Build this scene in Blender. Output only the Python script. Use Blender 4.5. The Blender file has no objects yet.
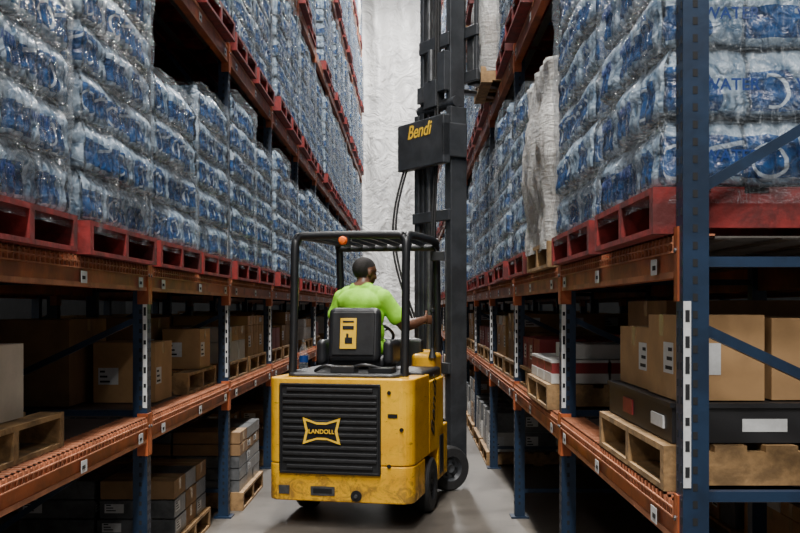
import bpy, bmesh, math, random
from mathutils import Vector, Matrix, noise
random.seed(7)
scene=bpy.context.scene
COL=scene.collection
rad=math.radians

# ------------------------------------------------------------ node helpers
class NT:
    def __init__(s,name):
        s.m=bpy.data.materials.new(name); s.m.use_nodes=True
        s.t=s.m.node_tree; s.t.nodes.clear()
        s.out=s.t.nodes.new('ShaderNodeOutputMaterial')
    def n(s,typ,**k):
        x=s.t.nodes.new(typ)
        for a,b in k.items(): setattr(x,a,b)
        return x
    def l(s,a,b): s.t.links.new(a,b)
    def setin(s,sock,v):
        if hasattr(v,'is_output'): s.l(v,sock)
        else: sock.default_value=v
    def math(s,op,a,b=0.0,c=0.0,clamp=False):
        x=s.n('ShaderNodeMath',operation=op,use_clamp=clamp)
        s.setin(x.inputs[0],a); s.setin(x.inputs[1],b); s.setin(x.inputs[2],c)
        return x.outputs[0]
    def sstep(s,v,a,b,inv=False):
        x=s.n('ShaderNodeMapRange',interpolation_type='SMOOTHSTEP')
        s.setin(x.inputs[0],v); x.inputs[1].default_value=a; x.inputs[2].default_value=b
        x.inputs[3].default_value=1.0 if inv else 0.0; x.inputs[4].default_value=0.0 if inv else 1.0
        return x.outputs[0]
    def mix(s,f,a,b):
        x=s.n('ShaderNodeMix',data_type='RGBA')
        s.setin(x.inputs[0],f)
        for i,v in ((6,a),(7,b)):
            if hasattr(v,'is_output'): s.l(v,x.inputs[i])
            else: x.inputs[i].default_value=(*v,1) if len(v)==3 else v
        return x.outputs[2]
    def noise(s,vec=None,scale=5,detail=3,dist=0.0,rough=.5):
        x=s.n('ShaderNodeTexNoise'); x.inputs['Scale'].default_value=scale
        x.inputs['Detail'].default_value=detail; x.inputs['Distortion'].default_value=dist
        x.inputs['Roughness'].default_value=rough
        if vec is not None: s.l(vec,x.inputs['Vector'])
        return x
    def coord(s,which='Object'):
        return s.n('ShaderNodeTexCoord').outputs[which]
    def bsdf(s,col,rough=.5,metal=0.0,normal=None,**k):
        b=s.n('ShaderNodeBsdfPrincipled')
        if hasattr(col,'is_output'): s.l(col,b.inputs['Base Color'])
        else: b.inputs['Base Color'].default_value=(*col,1)
        s.setin(b.inputs['Roughness'],rough); b.inputs['Metallic'].default_value=metal
        if normal is not None: s.l(normal,b.inputs['Normal'])
        for a,v in k.items(): b.inputs[a.replace('_',' ')].default_value=v
        return b
    def bump(s,h,strength=.3,dist=.01):
        x=s.n('ShaderNodeBump'); x.inputs['Strength'].default_value=strength
        x.inputs['Distance'].default_value=dist; s.l(h,x.inputs['Height']); return x.outputs[0]
    def done(s,b):
        s.l(b.outputs[0],s.out.inputs['Surface']); return s.m

def mat(name,col,rough=.5,metal=0.0,var=.25,scale=8,bump=0.0,dark=None,bscale=40,**k):
    t=NT(name); co=t.coord()
    ns=t.noise(co,scale,5,.3,.65)
    d=dark if dark else tuple(c*(1-var) for c in col)
    f=t.sstep(ns.outputs['Fac'],.35,.65)
    c=t.mix(f,d,col)
    nm=None
    if bump>0:
        n2=t.noise(co,bscale,4); nm=t.bump(n2.outputs['Fac'],bump,.01)
    return t.done(t.bsdf(c,rough,metal,nm,**k))

# ------------------------------------------------------------ materials
M={}
M['blue']=mat('rack_blue_paint',(.006,.022,.055),.42,0,.4,5,.05)
M['orange']=mat('rack_orange_paint',(.44,.105,.030),.45,0,.55,4,.08)
M['orange2']=mat('rack_orange_light',(.50,.19,.095),.5,0,.4,6)
M['hole']=mat('dark_hole',(.004,.005,.007),.8)
M['sticker']=mat('white_sticker',(.56,.57,.57),.5,0,.1,60)
M['deck']=mat('deck_sheet',(.08,.058,.05),.5,.2,.4,5,.1)
M['wire']=mat('deck_wire',(.2,.18,.16),.4,.6)
M['redpal']=mat('red_pallet_wood',(.22,.011,.010),.65,0,.7,7,.2)
M['wood']=mat('pallet_wood',(.33,.195,.08),.75,0,.55,9,.3)
M['card']=mat('cardboard',(.41,.24,.105),.8,0,.22,4,.05)
M['card2']=mat('cardboard_dark',(.25,.145,.065),.8,0,.25,4,.05)
M['beigebox']=mat('pale_carton',(.52,.45,.35),.7,0,.15,5)
M['whitebox']=mat('white_carton',(.50,.49,.46),.6,0,.18,5)
M['greybox']=mat('grey_wrapped_carton',(.11,.115,.12),.3,0,.5,9,.3)
M['redbox']=mat('red_carton',(.20,.02,.02),.5,0,.2,5)
M['blackbox']=mat('black_carton',(.014,.014,.016),.5,0,.3,5)
M['tape']=mat('packing_tape',(.44,.31,.16),.25,0,.1,5)
t=NT('truck_yellow_paint'); co=t.coord(); sp=t.n('ShaderNodeSeparateXYZ'); t.l(co,sp.inputs[0])
n1=t.noise(co,3,6,.5,.7); n2=t.noise(co,10,7,1.2,.72)
c=t.mix(t.sstep(n1.outputs['Fac'],.35,.65),(.72,.35,.008),(.90,.49,.010))
low=t.sstep(sp.outputs[2],.15,.60,True)
g=t.math('MULTIPLY',t.sstep(t.math('ADD',n2.outputs['Fac'],t.math('MULTIPLY',low,.13)),.53,.72),t.math('ADD',.38,t.math('MULTIPLY',low,.45)))
c=t.mix(g,c,(.17,.09,.022))
mp=t.n('ShaderNodeMapping'); mp.inputs['Scale'].default_value=(1,1,5); t.l(co,mp.inputs['Vector'])
n3=t.noise(mp.outputs[0],9,4,2.2,.6)
c=t.mix(t.math('MULTIPLY',t.sstep(n3.outputs['Fac'],.66,.69),.75),c,(.06,.04,.02))
M['yellow']=t.done(t.bsdf(c,t.math('ADD',.33,t.math('MULTIPLY',g,.4)),0,t.bump(n2.outputs['Fac'],.06,.01)))
M['black']=mat('black_steel',(.014,.015,.017),.42,.2,.3,8)
M['plastic']=mat('black_plastic',(.018,.019,.021),.45,0,.3,12,.1)
M['vinyl']=mat('seat_vinyl',(.016,.017,.020),.42,0,.3,10,.2)
M['rubber']=mat('tyre_rubber',(.015,.015,.016),.75,0,.4,12,.3)
M['steel']=mat('greasy_steel',(.16,.165,.17),.35,.7,.4,12)
M['mast']=mat('mast_paint',(.050,.054,.060),.40,.2,.4,5)
M['skin']=mat('skin',(.15,.068,.038),.42,0,.12,10,.1,bscale=120)
M['hair']=mat('short_hair',(.012,.009,.008),.8,0,.3,80,.5,bscale=200)
M['shirt']=mat('lime_shirt',(.38,.94,.04),.75,0,.12,5,.6,bscale=12)
M['pants']=mat('dark_trousers',(.03,.035,.05),.8,0,.3,8,.3)
M['shoe']=mat('work_boot',(.03,.02,.015),.6)
M['eye']=mat('eye_white',(.7,.7,.68),.2,0,.02)
M['lip']=mat('lips',(.16,.05,.04),.5)
M['ink']=mat('blue_print',(.006,.035,.17),.4,0,.1)
M['logo']=mat('yellow_logo',(.9,.55,.03),.4,0,.05)

def film(name,base_f,col=(.75,.8,.85),rf_=.3,fres=.35):
    t=NT(name); co=t.coord()
    mp=t.n('ShaderNodeMapping'); mp.inputs['Scale'].default_value=(1.5,1.5,.38); mp.inputs['Rotation'].default_value=(.22,.18,0)
    t.l(co,mp.inputs['Vector'])
    n1=t.noise(mp.outputs[0],7,5,.9,.6)
    mp2=t.n('ShaderNodeMapping'); mp2.inputs['Scale'].default_value=(.6,.6,2.2); mp2.inputs['Rotation'].default_value=(-.5,.4,0)
    t.l(co,mp2.inputs['Vector'])
    n2=t.noise(mp2.outputs[0],13,4,1.2,.6)
    h=t.math('ADD',n1.outputs['Fac'],t.math('MULTIPLY',n2.outputs['Fac'],.45))
    nm=t.bump(h,1.0,.05)
    b=t.bsdf(col,.13,0,nm,Specular_IOR_Level=1.0)
    tr=t.n('ShaderNodeBsdfTransparent')
    ridge=t.math('ABSOLUTE',t.math('SUBTRACT',n1.outputs['Fac'],.5))
    ridge2=t.math('ABSOLUTE',t.math('SUBTRACT',n2.outputs['Fac'],.52))
    rf=t.math('MAXIMUM',t.sstep(ridge,.0,.016,True),t.math('MULTIPLY',t.sstep(ridge2,0,.014,True),.7))
    lw=t.n('ShaderNodeLayerWeight'); lw.inputs[0].default_value=.3; t.l(nm,lw.inputs['Normal'])
    f=t.math('ADD',t.math('ADD',base_f,t.math('MULTIPLY',rf,rf_)),t.math('MULTIPLY',lw.outputs['Fresnel'],fres),0,True)
    mx=t.n('ShaderNodeMixShader'); t.l(f,mx.inputs[0]); t.l(tr.outputs[0],mx.inputs[1]); t.l(b.outputs[0],mx.inputs[2])
    t.l(mx.outputs[0],t.out.inputs['Surface']); return t.m
M['film']=film('stretch_film',.035,(.52,.58,.63),.20,.30)
M['filmwhite']=film('milky_stretch_film',.58,(.60,.59,.56))

def water_mat():
    t=NT('bottled_water_packs')
    uv=t.n('ShaderNodeUVMap').outputs[0]
    co=t.coord()
    nz=t.noise(co,7,3,.5)
    sep=t.n('ShaderNodeSeparateXYZ'); t.l(uv,sep.inputs[0])
    sn=t.n('ShaderNodeSeparateColor'); t.l(nz.outputs['Color'],sn.inputs[0])
    u=t.math('ADD',sep.outputs[0],t.math('MULTIPLY',t.math('SUBTRACT',sn.outputs[0],.5),.14))
    v=t.math('ADD',sep.outputs[1],t.math('MULTIPLY',t.math('SUBTRACT',sn.outputs[1],.5),.14))
    fu=t.math('FRACT',u); fv=t.math('FRACT',v)
    cb=t.n('ShaderNodeCombineXYZ'); t.l(t.math('FLOOR',u),cb.inputs[0]); t.l(t.math('FLOOR',v),cb.inputs[1])
    wn=t.n('ShaderNodeTexWhiteNoise',noise_dimensions='3D'); t.l(cb.outputs[0],wn.inputs[0])
    r=wn.outputs['Value']
    wc=t.n('ShaderNodeSeparateColor'); t.l(wn.outputs['Color'],wc.inputs[0])
    nb=t.noise(co,22,4,.8)
    nbs=t.sstep(nb.outputs['Fac'],.32,.68)
    pale=t.mix(nbs,(.06,.12,.20),(.38,.48,.58))
    deep=t.mix(nbs,(.003,.022,.085),(.018,.085,.25))
    lo=t.math('ADD',.04,t.math('MULTIPLY',wc.outputs[0],.12)); hi=t.math('ADD',.54,t.math('MULTIPLY',wc.outputs[1],.20))
    band=t.math('MULTIPLY',t.math('GREATER_THAN',fv,lo),t.math('LESS_THAN',fv,hi))
    wav=t.math('MULTIPLY',t.math('SINE',t.math('MULTIPLY',fv,6.0)),.10)
    edge=t.math('ADD',t.math('ADD',.44,t.math('MULTIPLY',wc.outputs[2],.22)),wav)
    half=t.math('LESS_THAN',fu,edge)
    pr=t.math('GREATER_THAN',r,.66)
    m=t.math('MULTIPLY',band,t.math('MAXIMUM',half,pr))
    c=t.mix(m,pale,deep)
    def sq(x): return t.math('MULTIPLY',x,x)
    e=t.math('ADD',sq(t.math('DIVIDE',t.math('SUBTRACT',fu,.25),.21)),sq(t.math('DIVIDE',t.math('SUBTRACT',fv,.36),.26)))
    ring=t.math('MULTIPLY',t.sstep(e,.62,.70),t.sstep(e,.92,1.02,True))
    ring=t.math('MULTIPLY',ring,t.math('GREATER_THAN',wc.outputs[1],.45))
    ring=t.math('MULTIPLY',ring,t.math('MAXIMUM',t.math('GREATER_THAN',fu,.2),t.math('GREATER_THAN',r,.5)))
    c=t.mix(t.math('MULTIPLY',ring,.85),c,(.52,.60,.68))
    stripe=t.math('MULTIPLY',t.sstep(t.math('ABSOLUTE',t.math('SUBTRACT',fv,t.math('ADD',.30,t.math('MULTIPLY',fu,.35)))),.025,.04,True),t.math('MULTIPLY',pr,t.math('GREATER_THAN',fu,.5)))
    c=t.mix(t.math('MULTIPLY',stripe,.7),c,(.5,.58,.66))
    sh=t.math('MULTIPLY',t.sstep(fv,.74,.80),t.sstep(fv,.93,.97,True))
    c=t.mix(t.math('MULTIPLY',sh,.5),c,(.24,.31,.38))
    gap=t.math('MAXIMUM',t.sstep(fv,.93,.975),t.sstep(fv,.0,.05,True))
    c=t.mix(t.math('MULTIPLY',gap,.9),c,(.006,.012,.022))
    vg=t.math('MAXIMUM',t.sstep(fu,.965,.985),t.sstep(fu,.015,.035,True))
    c=t.mix(t.math('MULTIPLY',vg,.7),c,(.006,.012,.022))
    nm=t.bump(nb.outputs['Fac'],.7,.03)
    return t.done(t.bsdf(c,.16,0,nm))
M['water']=water_mat()

# ------------------------------------------------------------ mesh builder
class MB:
    def __init__(s): s.v=[];s.f=[];s.mi=[];s.mats=[];s.sm=[]
    def mid(s,m):
        if m not in s.mats: s.mats.append(m)
        return s.mats.index(m)
    def poly(s,vs,fs,m,smooth=False):
        o=len(s.v); s.v+= [tuple(v) for v in vs]
        k=s.mid(m)
        for f in fs: s.f.append(tuple(o+i for i in f)); s.mi.append(k); s.sm.append(smooth)
    def box(s,x0,x1,y0,y1,z0,z1,m,mx=None):
        if x0>x1:x0,x1=x1,x0
        if y0>y1:y0,y1=y1,y0
        vs=[Vector(p) for p in ((x0,y0,z0),(x1,y0,z0),(x1,y1,z0),(x0,y1,z0),(x0,y0,z1),(x1,y0,z1),(x1,y1,z1),(x0,y1,z1))]
        if mx: vs=[mx@p for p in vs]
        s.poly(vs,[(0,3,2,1),(4,5,6,7),(0,1,5,4),(1,2,6,5),(2,3,7,6),(3,0,4,7)],m)
    def bar(s,p0,p1,w,h,m):
        p0=Vector(p0);p1=Vector(p1);d=p1-p0;L=d.length
        q=d.to_track_quat('Z','Y').to_matrix().to_4x4(); mx=Matrix.Translation(p0)@q
        s.box(-w/2,w/2,-h/2,h/2,0,L,m,mx)
    def cyl(s,p0,p1,r,m,seg=20,r2=None,caps=True):
        p0=Vector(p0);p1=Vector(p1);d=p1-p0; r2=r if r2 is None else r2
        q=d.to_track_quat('Z','Y').to_matrix()
        a=[p0+q@Vector((r*math.cos(2*math.pi*i/seg),r*math.sin(2*math.pi*i/seg),0)) for i in range(seg)]
        b=[p1+q@Vector((r2*math.cos(2*math.pi*i/seg),r2*math.sin(2*math.pi*i/seg),0)) for i in range(seg)]
        s.poly(a+b,[(i,(i+1)%seg,seg+(i+1)%seg,seg+i) for i in range(seg)],m,True)
        if caps:
            s.poly(a,[tuple(range(seg-1,-1,-1))],m); s.poly(b,[tuple(range(seg))],m)
    def lathe(s,origin,axis,prof,m,seg=32):
        o=Vector(origin); q=Vector(axis).to_track_quat('Z','Y').to_matrix(); vs=[];fs=[]
        for r,h in prof:
            for i in range(seg): vs.append(o+q@Vector((r*math.cos(2*math.pi*i/seg),r*math.sin(2*math.pi*i/seg),h)))
        n=len(prof)
        for j in range(n-1):
            for i in range(seg):
                fs.append((j*seg+i,j*seg+(i+1)%seg,(j+1)*seg+(i+1)%seg,(j+1)*seg+i))
        s.poly(vs,fs,m,False)
    def tube(s,pts,r,m,seg=8):
        pts=[Vector(p) for p in pts]; vs=[];fs=[]
        for i,p in enumerate(pts):
            d=(pts[min(i+1,len(pts)-1)]-pts[max(i-1,0)])
            q=d.to_track_quat('Z','Y').to_matrix()
            for k in range(seg): vs.append(p+q@Vector((r*math.cos(2*math.pi*k/seg),r*math.sin(2*math.pi*k/seg),0)))
        for i in range(len(pts)-1):
            for k in range(seg): fs.append((i*seg+k,i*seg+(k+1)%seg,(i+1)*seg+(k+1)%seg,(i+1)*seg+k))
        s.poly(vs,fs,m,True)
    def mesh(s,name):
        me=bpy.data.meshes.new(name); me.from_pydata(s.v,[],s.f)
        for m in s.mats: me.materials.append(M[m] if isinstance(m,str) else m)
        me.polygons.foreach_set('material_index',s.mi); me.polygons.foreach_set('use_smooth',s.sm)
        me.update(); return me
    def obj(s,name,parent=None,bevel=0,seg=2):
        o=bpy.data.objects.new(name,s.mesh(name)); COL.objects.link(o)
        if parent: o.parent=parent
        if bevel:
            b=o.modifiers.new('b','BEVEL'); b.width=bevel; b.segments=seg; b.limit_method='ANGLE'; b.angle_limit=rad(35)
        return o
def empty(name,loc=(0,0,0),rz=0,parent=None):
    e=bpy.data.objects.new(name,None); COL.objects.link(e); e.location=loc; e.rotation_euler=(0,0,rz); e.empty_display_size=.2
    if parent: e.parent=parent
    return e
def place(name,me,loc,rz=0):
    o=bpy.data.objects.new(name,me); COL.objects.link(o); o.location=loc; o.rotation_euler=(0,0,rz); return o
def catmull(pts,n=8):
    P=[Vector(p) for p in pts]; out=[]
    for i in range(len(P)-1):
        a=P[max(i-1,0)];b=P[i];c=P[i+1];d=P[min(i+2,len(P)-1)]
        for k in range(n):
            t=k/n
            out.append(.5*((2*b)+(c-a)*t+(2*a-5*b+4*c-d)*t*t+(3*b-a-3*c+d)*t**3))
    out.append(P[-1]); return out
def text(name,body,size,m,parent,loc,rot,extrude=.001,shear=0):
    c=bpy.data.curves.new(name,'FONT'); c.body=body; c.size=size; c.extrude=extrude; c.align_x='CENTER'; c.align_y='CENTER'; c.shear=shear
    c.offset=size*.012
    c.materials.append(M[m]); o=bpy.data.objects.new(name,c); COL.objects.link(o)
    if parent: o.parent=parent
    o.location=loc; o.rotation_euler=rot; return o

# ------------------------------------------------------------ room
ROOMX=8.5; YB=29.6; YF=-8; ZC=12
t=NT('concrete_floor_mat'); co=t.coord()
n1=t.noise(co,.8,6,.4,.65); n2=t.noise(co,9,6,.3,.75)
c=t.mix(t.sstep(n1.outputs['Fac'],.35,.68),(.055,.048,.041),(.115,.102,.086))
c=t.mix(t.sstep(n2.outputs['Fac'],.52,.75),c,(.045,.040,.034))
t.done(t.bsdf(c,t.math('ADD',t.math('MULTIPLY',n1.outputs['Fac'],.4),.18),0,t.bump(n2.outputs['Fac'],.08,.01))); M['floor']=t.m
M['wall']=mat('wall_panel_paint',(.16,.165,.17),.7,0,.15,2)
M['ceil']=mat('ceiling_paint',(.06,.063,.066),.8)
def room(name,a,m):
    b=MB(); b.box(*a,m); return b.obj(name)
room('floor',(-ROOMX,ROOMX,YF,YB+.3,-.1,0),'floor')
room('ceiling',(-ROOMX,ROOMX,YF,YB+.3,ZC,ZC+.1),'ceil')
room('wall_left',(-ROOMX-.1,-ROOMX,YF,YB+.3,0,ZC),'wall')
room('wall_right',(ROOMX,ROOMX+.1,YF,YB+.3,0,ZC),'wall')
room('wall_front',(-ROOMX,ROOMX,YF-.1,YF,0,ZC),'wall')
room('wall_back',(-ROOMX,ROOMX,YB+.3,YB+.4,0,ZC),'wall')
tt=NT('plastic_sheet'); co=tt.coord()
na=tt.noise(co,1.6,5,1.2,.6)
M['sheet']=tt.done(tt.bsdf(tt.mix(na.outputs['Fac'],(.50,.50,.50),(.78,.775,.76)),.32,0,tt.bump(na.outputs['Fac'],.8,.25)))
b=MB(); vs=[];fs=[]; nx,nz=220,120; W=6.4
for j in range(nz+1):
    for i in range(nx+1):
        x=-W/2+W*i/nx; z=.02+(ZC-.1)*j/nz
        y=YB+.0+.10*math.sin(x*8+.9*math.sin(z*.6))*(.35+.65*abs(math.sin(z*.35+x)))+.16*noise.noise(Vector((x*1.5,z*.45,2)))+.05*noise.noise(Vector((x*5,z*1.2,7)))
        vs.append((x,y,z))
for j in range(nz):
    for i in range(nx):
        a=j*(nx+1)+i; fs.append((a,a+1,a+nx+2,a+nx+1))
b.poly(vs,fs,'sheet',True); b.obj('plastic_curtain')

# ------------------------------------------------------------ racks
LV=[1.0,1.79,3.55,5.33,7.1,8.9]; BAY=2.32; Y0=2.93; NP=12; TOP=10.4; PW=.075; DEPTH=1.07
def rack(sgn,face,detail=True):
    e=empty('pallet_rack')
    X=lambda o: sgn*(face+o)
    P=MB();B=MB();D=MB();S=MB()
    for k in range(NP):
        y=Y0+BAY*k
        for off in (0,DEPTH-PW):
            P.box(X(off),X(off+.008),y-PW/2,y+PW/2,0,TOP,'blue')
            P.box(X(off+.008),X(off+PW),y-PW/2,y-PW/2+.006,0,TOP,'blue')
            P.box(X(off+.008),X(off+PW),y+PW/2-.006,y+PW/2,0,TOP,'blue')
            P.box(X(off-.03),X(off+PW+.03),y-.07,y+.07,0,.012,'blue')
        if detail:
            z=.1
            while z<4.6:
                for yy in (-.02,.02):
                    P.box(X(-.0012),X(0),y+yy-.006,y+yy+.006,z,z+.022,'hole')
                P.box(X(.028),X(.042),y-PW/2-.0012,y-PW/2,z,z+.022,'hole')
                z+=.05
        hs=[.2,1.03,1.715,2.95,4.3,5.6,6.9,8.2,9.5]
        for h in hs: P.bar((X(PW*.6),y,h),(X(DEPTH-PW*.6),y,h),.035,.03,'blue')
        for z0,z1 in ((.93,.25),(1.53,1.07),(1.92,2.5),(2.9,2.56),(3.0,4.2),(5.5,4.4),(5.7,6.8),(8.1,7.0),(8.3,9.4)):
            P.bar((X(PW*.6),y,z0),(X(DEPTH-PW*.6),y,z1),.035,.03,'blue')
    for li,L in enumerate(LV):
        for off in (0,DEPTH-.05):
            for k in range(NP-1):
                ya=Y0+BAY*k+PW/2; yb=ya+BAY-PW
                B.box(X(off+.003),X(off+.05),ya,yb,L-.12,L,'orange')
                if off==0 and detail:
                    B.box(X(off),X(off+.004),ya,yb,L-.12,L-.10,'orange2'); B.box(X(off),X(off+.004),ya,yb,L-.022,L,'orange2')
        for k in range(NP):
            y=Y0+BAY*k
            for dy in (-1,1):
                if (k==0 and dy<0) or (k==NP-1 and dy>0): continue
                B.box(X(-.006),X(0.0),y+dy*.002,y+dy*.045,L-.19,L+.03,'orange')
                B.box(X(-.006),X(.05),y+dy*(PW/2),y+dy*(PW/2+.006),L-.19,L+.03,'orange')
                if detail and li<3:
                    B.cyl((X(-.011),y+dy*.022,L-.04),(X(-.006),y+dy*.022,L-.04),.008,'steel',8)
        for k in range(NP-1):
            ya=Y0+BAY*k+PW/2+.02; yb=ya+BAY-PW-.04
            if li==0:
                D.box(X(.01),X(DEPTH-.01),ya,yb,L,L+.006,'deck')
            else:
                for q in range(5):
                    o=.12+q*.2; D.box(X(o),X(o+.05),ya,yb,L-.004,L+.002,'wire')
            if detail and (li<2) and k<7:
                n=int((yb-ya)/.05)
                for q in range(n+1):
                    yy=ya+q*(yb-ya)/n
                    D.box(X(-.006),X(.12),yy-.0035,yy+.0035,L+.006,L+.012,'orange2')
                    D.box(X(-.006),X(.003),yy-.0035,yy+.0035,L-.045,L+.012,'orange2')
                    if li==1: D.box(X(.12),X(DEPTH-.02),yy-.003,yy+.003,L,L+.005,'wire')
                for zz in (L-.045,L-.018): D.box(X(-.009),X(-.003),ya,yb,zz,zz+.005,'orange2')
        if detail:
            for k in range(NP-1):
                for fr in (.10,.52,.9):
                    yy=Y0+BAY*(k+fr)
                    S.box(X(-.011),X(-.0095),yy,yy+.075,L-.105,L-.055,'sticker')
                    S.box(X(-.012),X(-.011),yy+.01,yy+.05,L-.09,L-.075,'hole')
    if detail:
        for k in range(0,NP):
            y=Y0+BAY*k
            for z0,z1 in ((1.06,1.60),(1.86,2.30)):
                if k==0 and z0>1.5: continue
                S.box(X(0.0),X(.022),y-PW/2-.004,y-PW/2-.002,z0,z1,'sticker')
                z=z0+.03
                while z<z1-.05:
                    S.box(X(.005),X(.018),y-PW/2-.0052,y-PW/2-.004,z,z+random.uniform(.02,.05),'hole'); z+=.075
    P.obj('upright_posts',e);B.obj('load_beams',e);D.obj('wire_decks',e)
    if S.v: S.obj('location_labels',e)
    return e
FL,FR=1.37,.79
rack(-1,FL);rack(1,FR)
rack(-1,FL+DEPTH+.22,False);rack(1,FR+DEPTH+.22,False)

# ------------------------------------------------------------ pallets + loads
def pallet_into(b,w,d,m,z=0,x0=0,y0=0):
    for yy in (-w/2,-.045/2*1.0,w/2-.045):
        b.box(x0-d/2,x0+d/2,y0+yy,y0+yy+.045,z+.018,z+.12,m)
    n=7
    for i in range(n):
        xx=-d/2+(d-.1)*i/(n-1); b.box(x0+xx,x0+xx+.1,y0-w/2,y0+w/2,z+.12,z+.14,m)
    for xx in (-d/2,-.05,d/2-.1): b.box(x0+xx,x0+xx+.1,y0-w/2,y0+w/2,z,z+.018,m)
def perim(w,d,step):
    pts=[];L=[(-d/2,-w/2,1,0,d),(d/2,-w/2,0,1,w),(d/2,w/2,-1,0,d),(-d/2,w/2,0,-1,w)]
    for si,(x,y,dx,dy,ln) in enumerate(L):
        n=int(ln/step)
        for i in range(n): pts.append((x+dx*ln*i/n,y+dy*ln*i/n,si,i/n,ln))
    return pts
def water_mesh(w,d,layers,lh,seed,palmat='redpal'):
    rnd=random.Random(seed); b=MB()
    pallet_into(b,w,d+.02,palmat)
    h0=.145; R=.045; pts=perim(w,d,.010); NS=len(pts)
    prof=[(0,-.014),(.06,0),(.2,.003),(.36,-.003),(.46,-.006),(.56,0),(.68,.001),(.77,-.009),(.85,-.020),(.92,-.030),(.985,-.036)]
    ncs={0:4,1:3,2:4,3:3}; vs=[]
    sh=[(rnd.uniform(-.014,.014),rnd.uniform(-.018,.018)) for _ in range(layers)]
    co={}
    rows=[]
    for L in range(layers):
        for tt_,off in prof: rows.append((L,tt_,off))
    for (L,tt_,off) in rows:
        z=h0+(L+tt_)*lh
        for (x,y,si,fr,ln) in pts:
            cx=max(-d/2+R,min(d/2-R,x)); cy=max(-w/2+R,min(w/2-R,y))
            n=Vector((x-cx,y-cy)); n.normalize()
            nc=ncs[si]; cu=fr*nc; ci=int(cu); cf=cu-ci
            key=(L,si,ci)
            if key not in co: co[key]=rnd.uniform(-.020,.006)
            s=fr*ln
            bul=.016*(abs(math.cos(math.pi*s/.070))**.7-1)
            gap=-.03*math.exp(-(min(cf,1-cf)*ln/nc/.016)**2) if 0<fr<1 else 0
            blend=min(1,min(cf,1-cf)*12)
            lump=.016*noise.noise(Vector((x*3,y*3+seed,z*3)))
            o=R+off+bul+gap+co[key]*blend+lump-.010
            vs.append((cx+n.x*o+sh[L][0]*.5,cy+n.y*o+sh[L][1]*.5,z+.010*noise.noise(Vector((x*6,y*6,L*5)))))
    fs=[]
    NR=len(rows)
    for j in range(NR-1):
        for i in range(NS): fs.append((j*NS+i,j*NS+(i+1)%NS,(j+1)*NS+(i+1)%NS,(j+1)*NS+i))
    nf0=len(b.f)
    b.poly(vs,fs,'water',True)
    b.poly(vs[-NS:],[tuple(range(NS))],'water')
    b.poly(vs[:NS],[tuple(range(NS-1,-1,-1))],'water')
    fp=perim(w,d,.04); FN=len(fp); H=layers*lh; fz=int(H/.05); vs2=[];fs2=[]
    for j in range(fz+1):
        z=.09+(H+.06)*j/fz
        for (x,y,si,fr,ln) in fp:
            cx=max(-d/2+R,min(d/2-R,x)); cy=max(-w/2+R,min(w/2-R,y)); n=Vector((x-cx,y-cy)).normalized()
            o=R+.010+.014*noise.noise(Vector((x*7,y*7+seed,z*4)))+.008*noise.noise(Vector((x*18,y*18,z*9+seed)))
            o-=.010*(.5+.5*math.cos(2*math.pi*(z-h0)/lh))
            vs2.append((cx+n.x*o,cy+n.y*o,z))
    for j in range(fz):
        for i in range(FN): fs2.append((j*FN+i,j*FN+(i+1)%FN,(j+1)*FN+(i+1)%FN,(j+1)*FN+i))
    b.poly(vs2,fs2,'film',True)
    me=b.mesh('water_bottle_pallet')
    uvl=me.uv_layers.new(name='UVMap')
    data=[0.0]*(2*len(me.loops))
    so={0:0,1:11,2:23,3:31}
    for p in range(nf0,nf0+len(fs)):
        q=p-nf0; j=q//NS; i=q%NS
        x,y,si,fr,ln=pts[i]; u0=so[si]+fr*ncs[si]; nxt=pts[(i+1)%NS]
        u1=so[si]+(nxt[3] if nxt[2]==si else 1)*ncs[si]-1e-4
        v0=rows[j][0]+rows[j][1]; v1=rows[j+1][0]+rows[j+1][1]
        if rows[j+1][0]!=rows[j][0]: v1=rows[j][0]+.999
        ls=me.polygons[p].loop_start
        for k,(uu,vv) in enumerate(((u0,v0),(u1,v0),(u1,v1),(u0,v1))):
            data[2*(ls+k)]=uu+seed*7; data[2*(ls+k)+1]=vv+.002
    uvl.data.foreach_set('uv',data)
    return me
LD=1.12
W_A=water_mesh(.94,LD,7,.212,1)
W_B=water_mesh(1.08,LD,7,.212,2)
W_C=water_mesh(.99,LD,5,.22,3)
W_D=water_mesh(.98,LD,6,.205,4)
W_E=water_mesh(1.0,LD,6,.218,5)
W_F=water_mesh(1.0,LD,4,.23,6)
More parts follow.
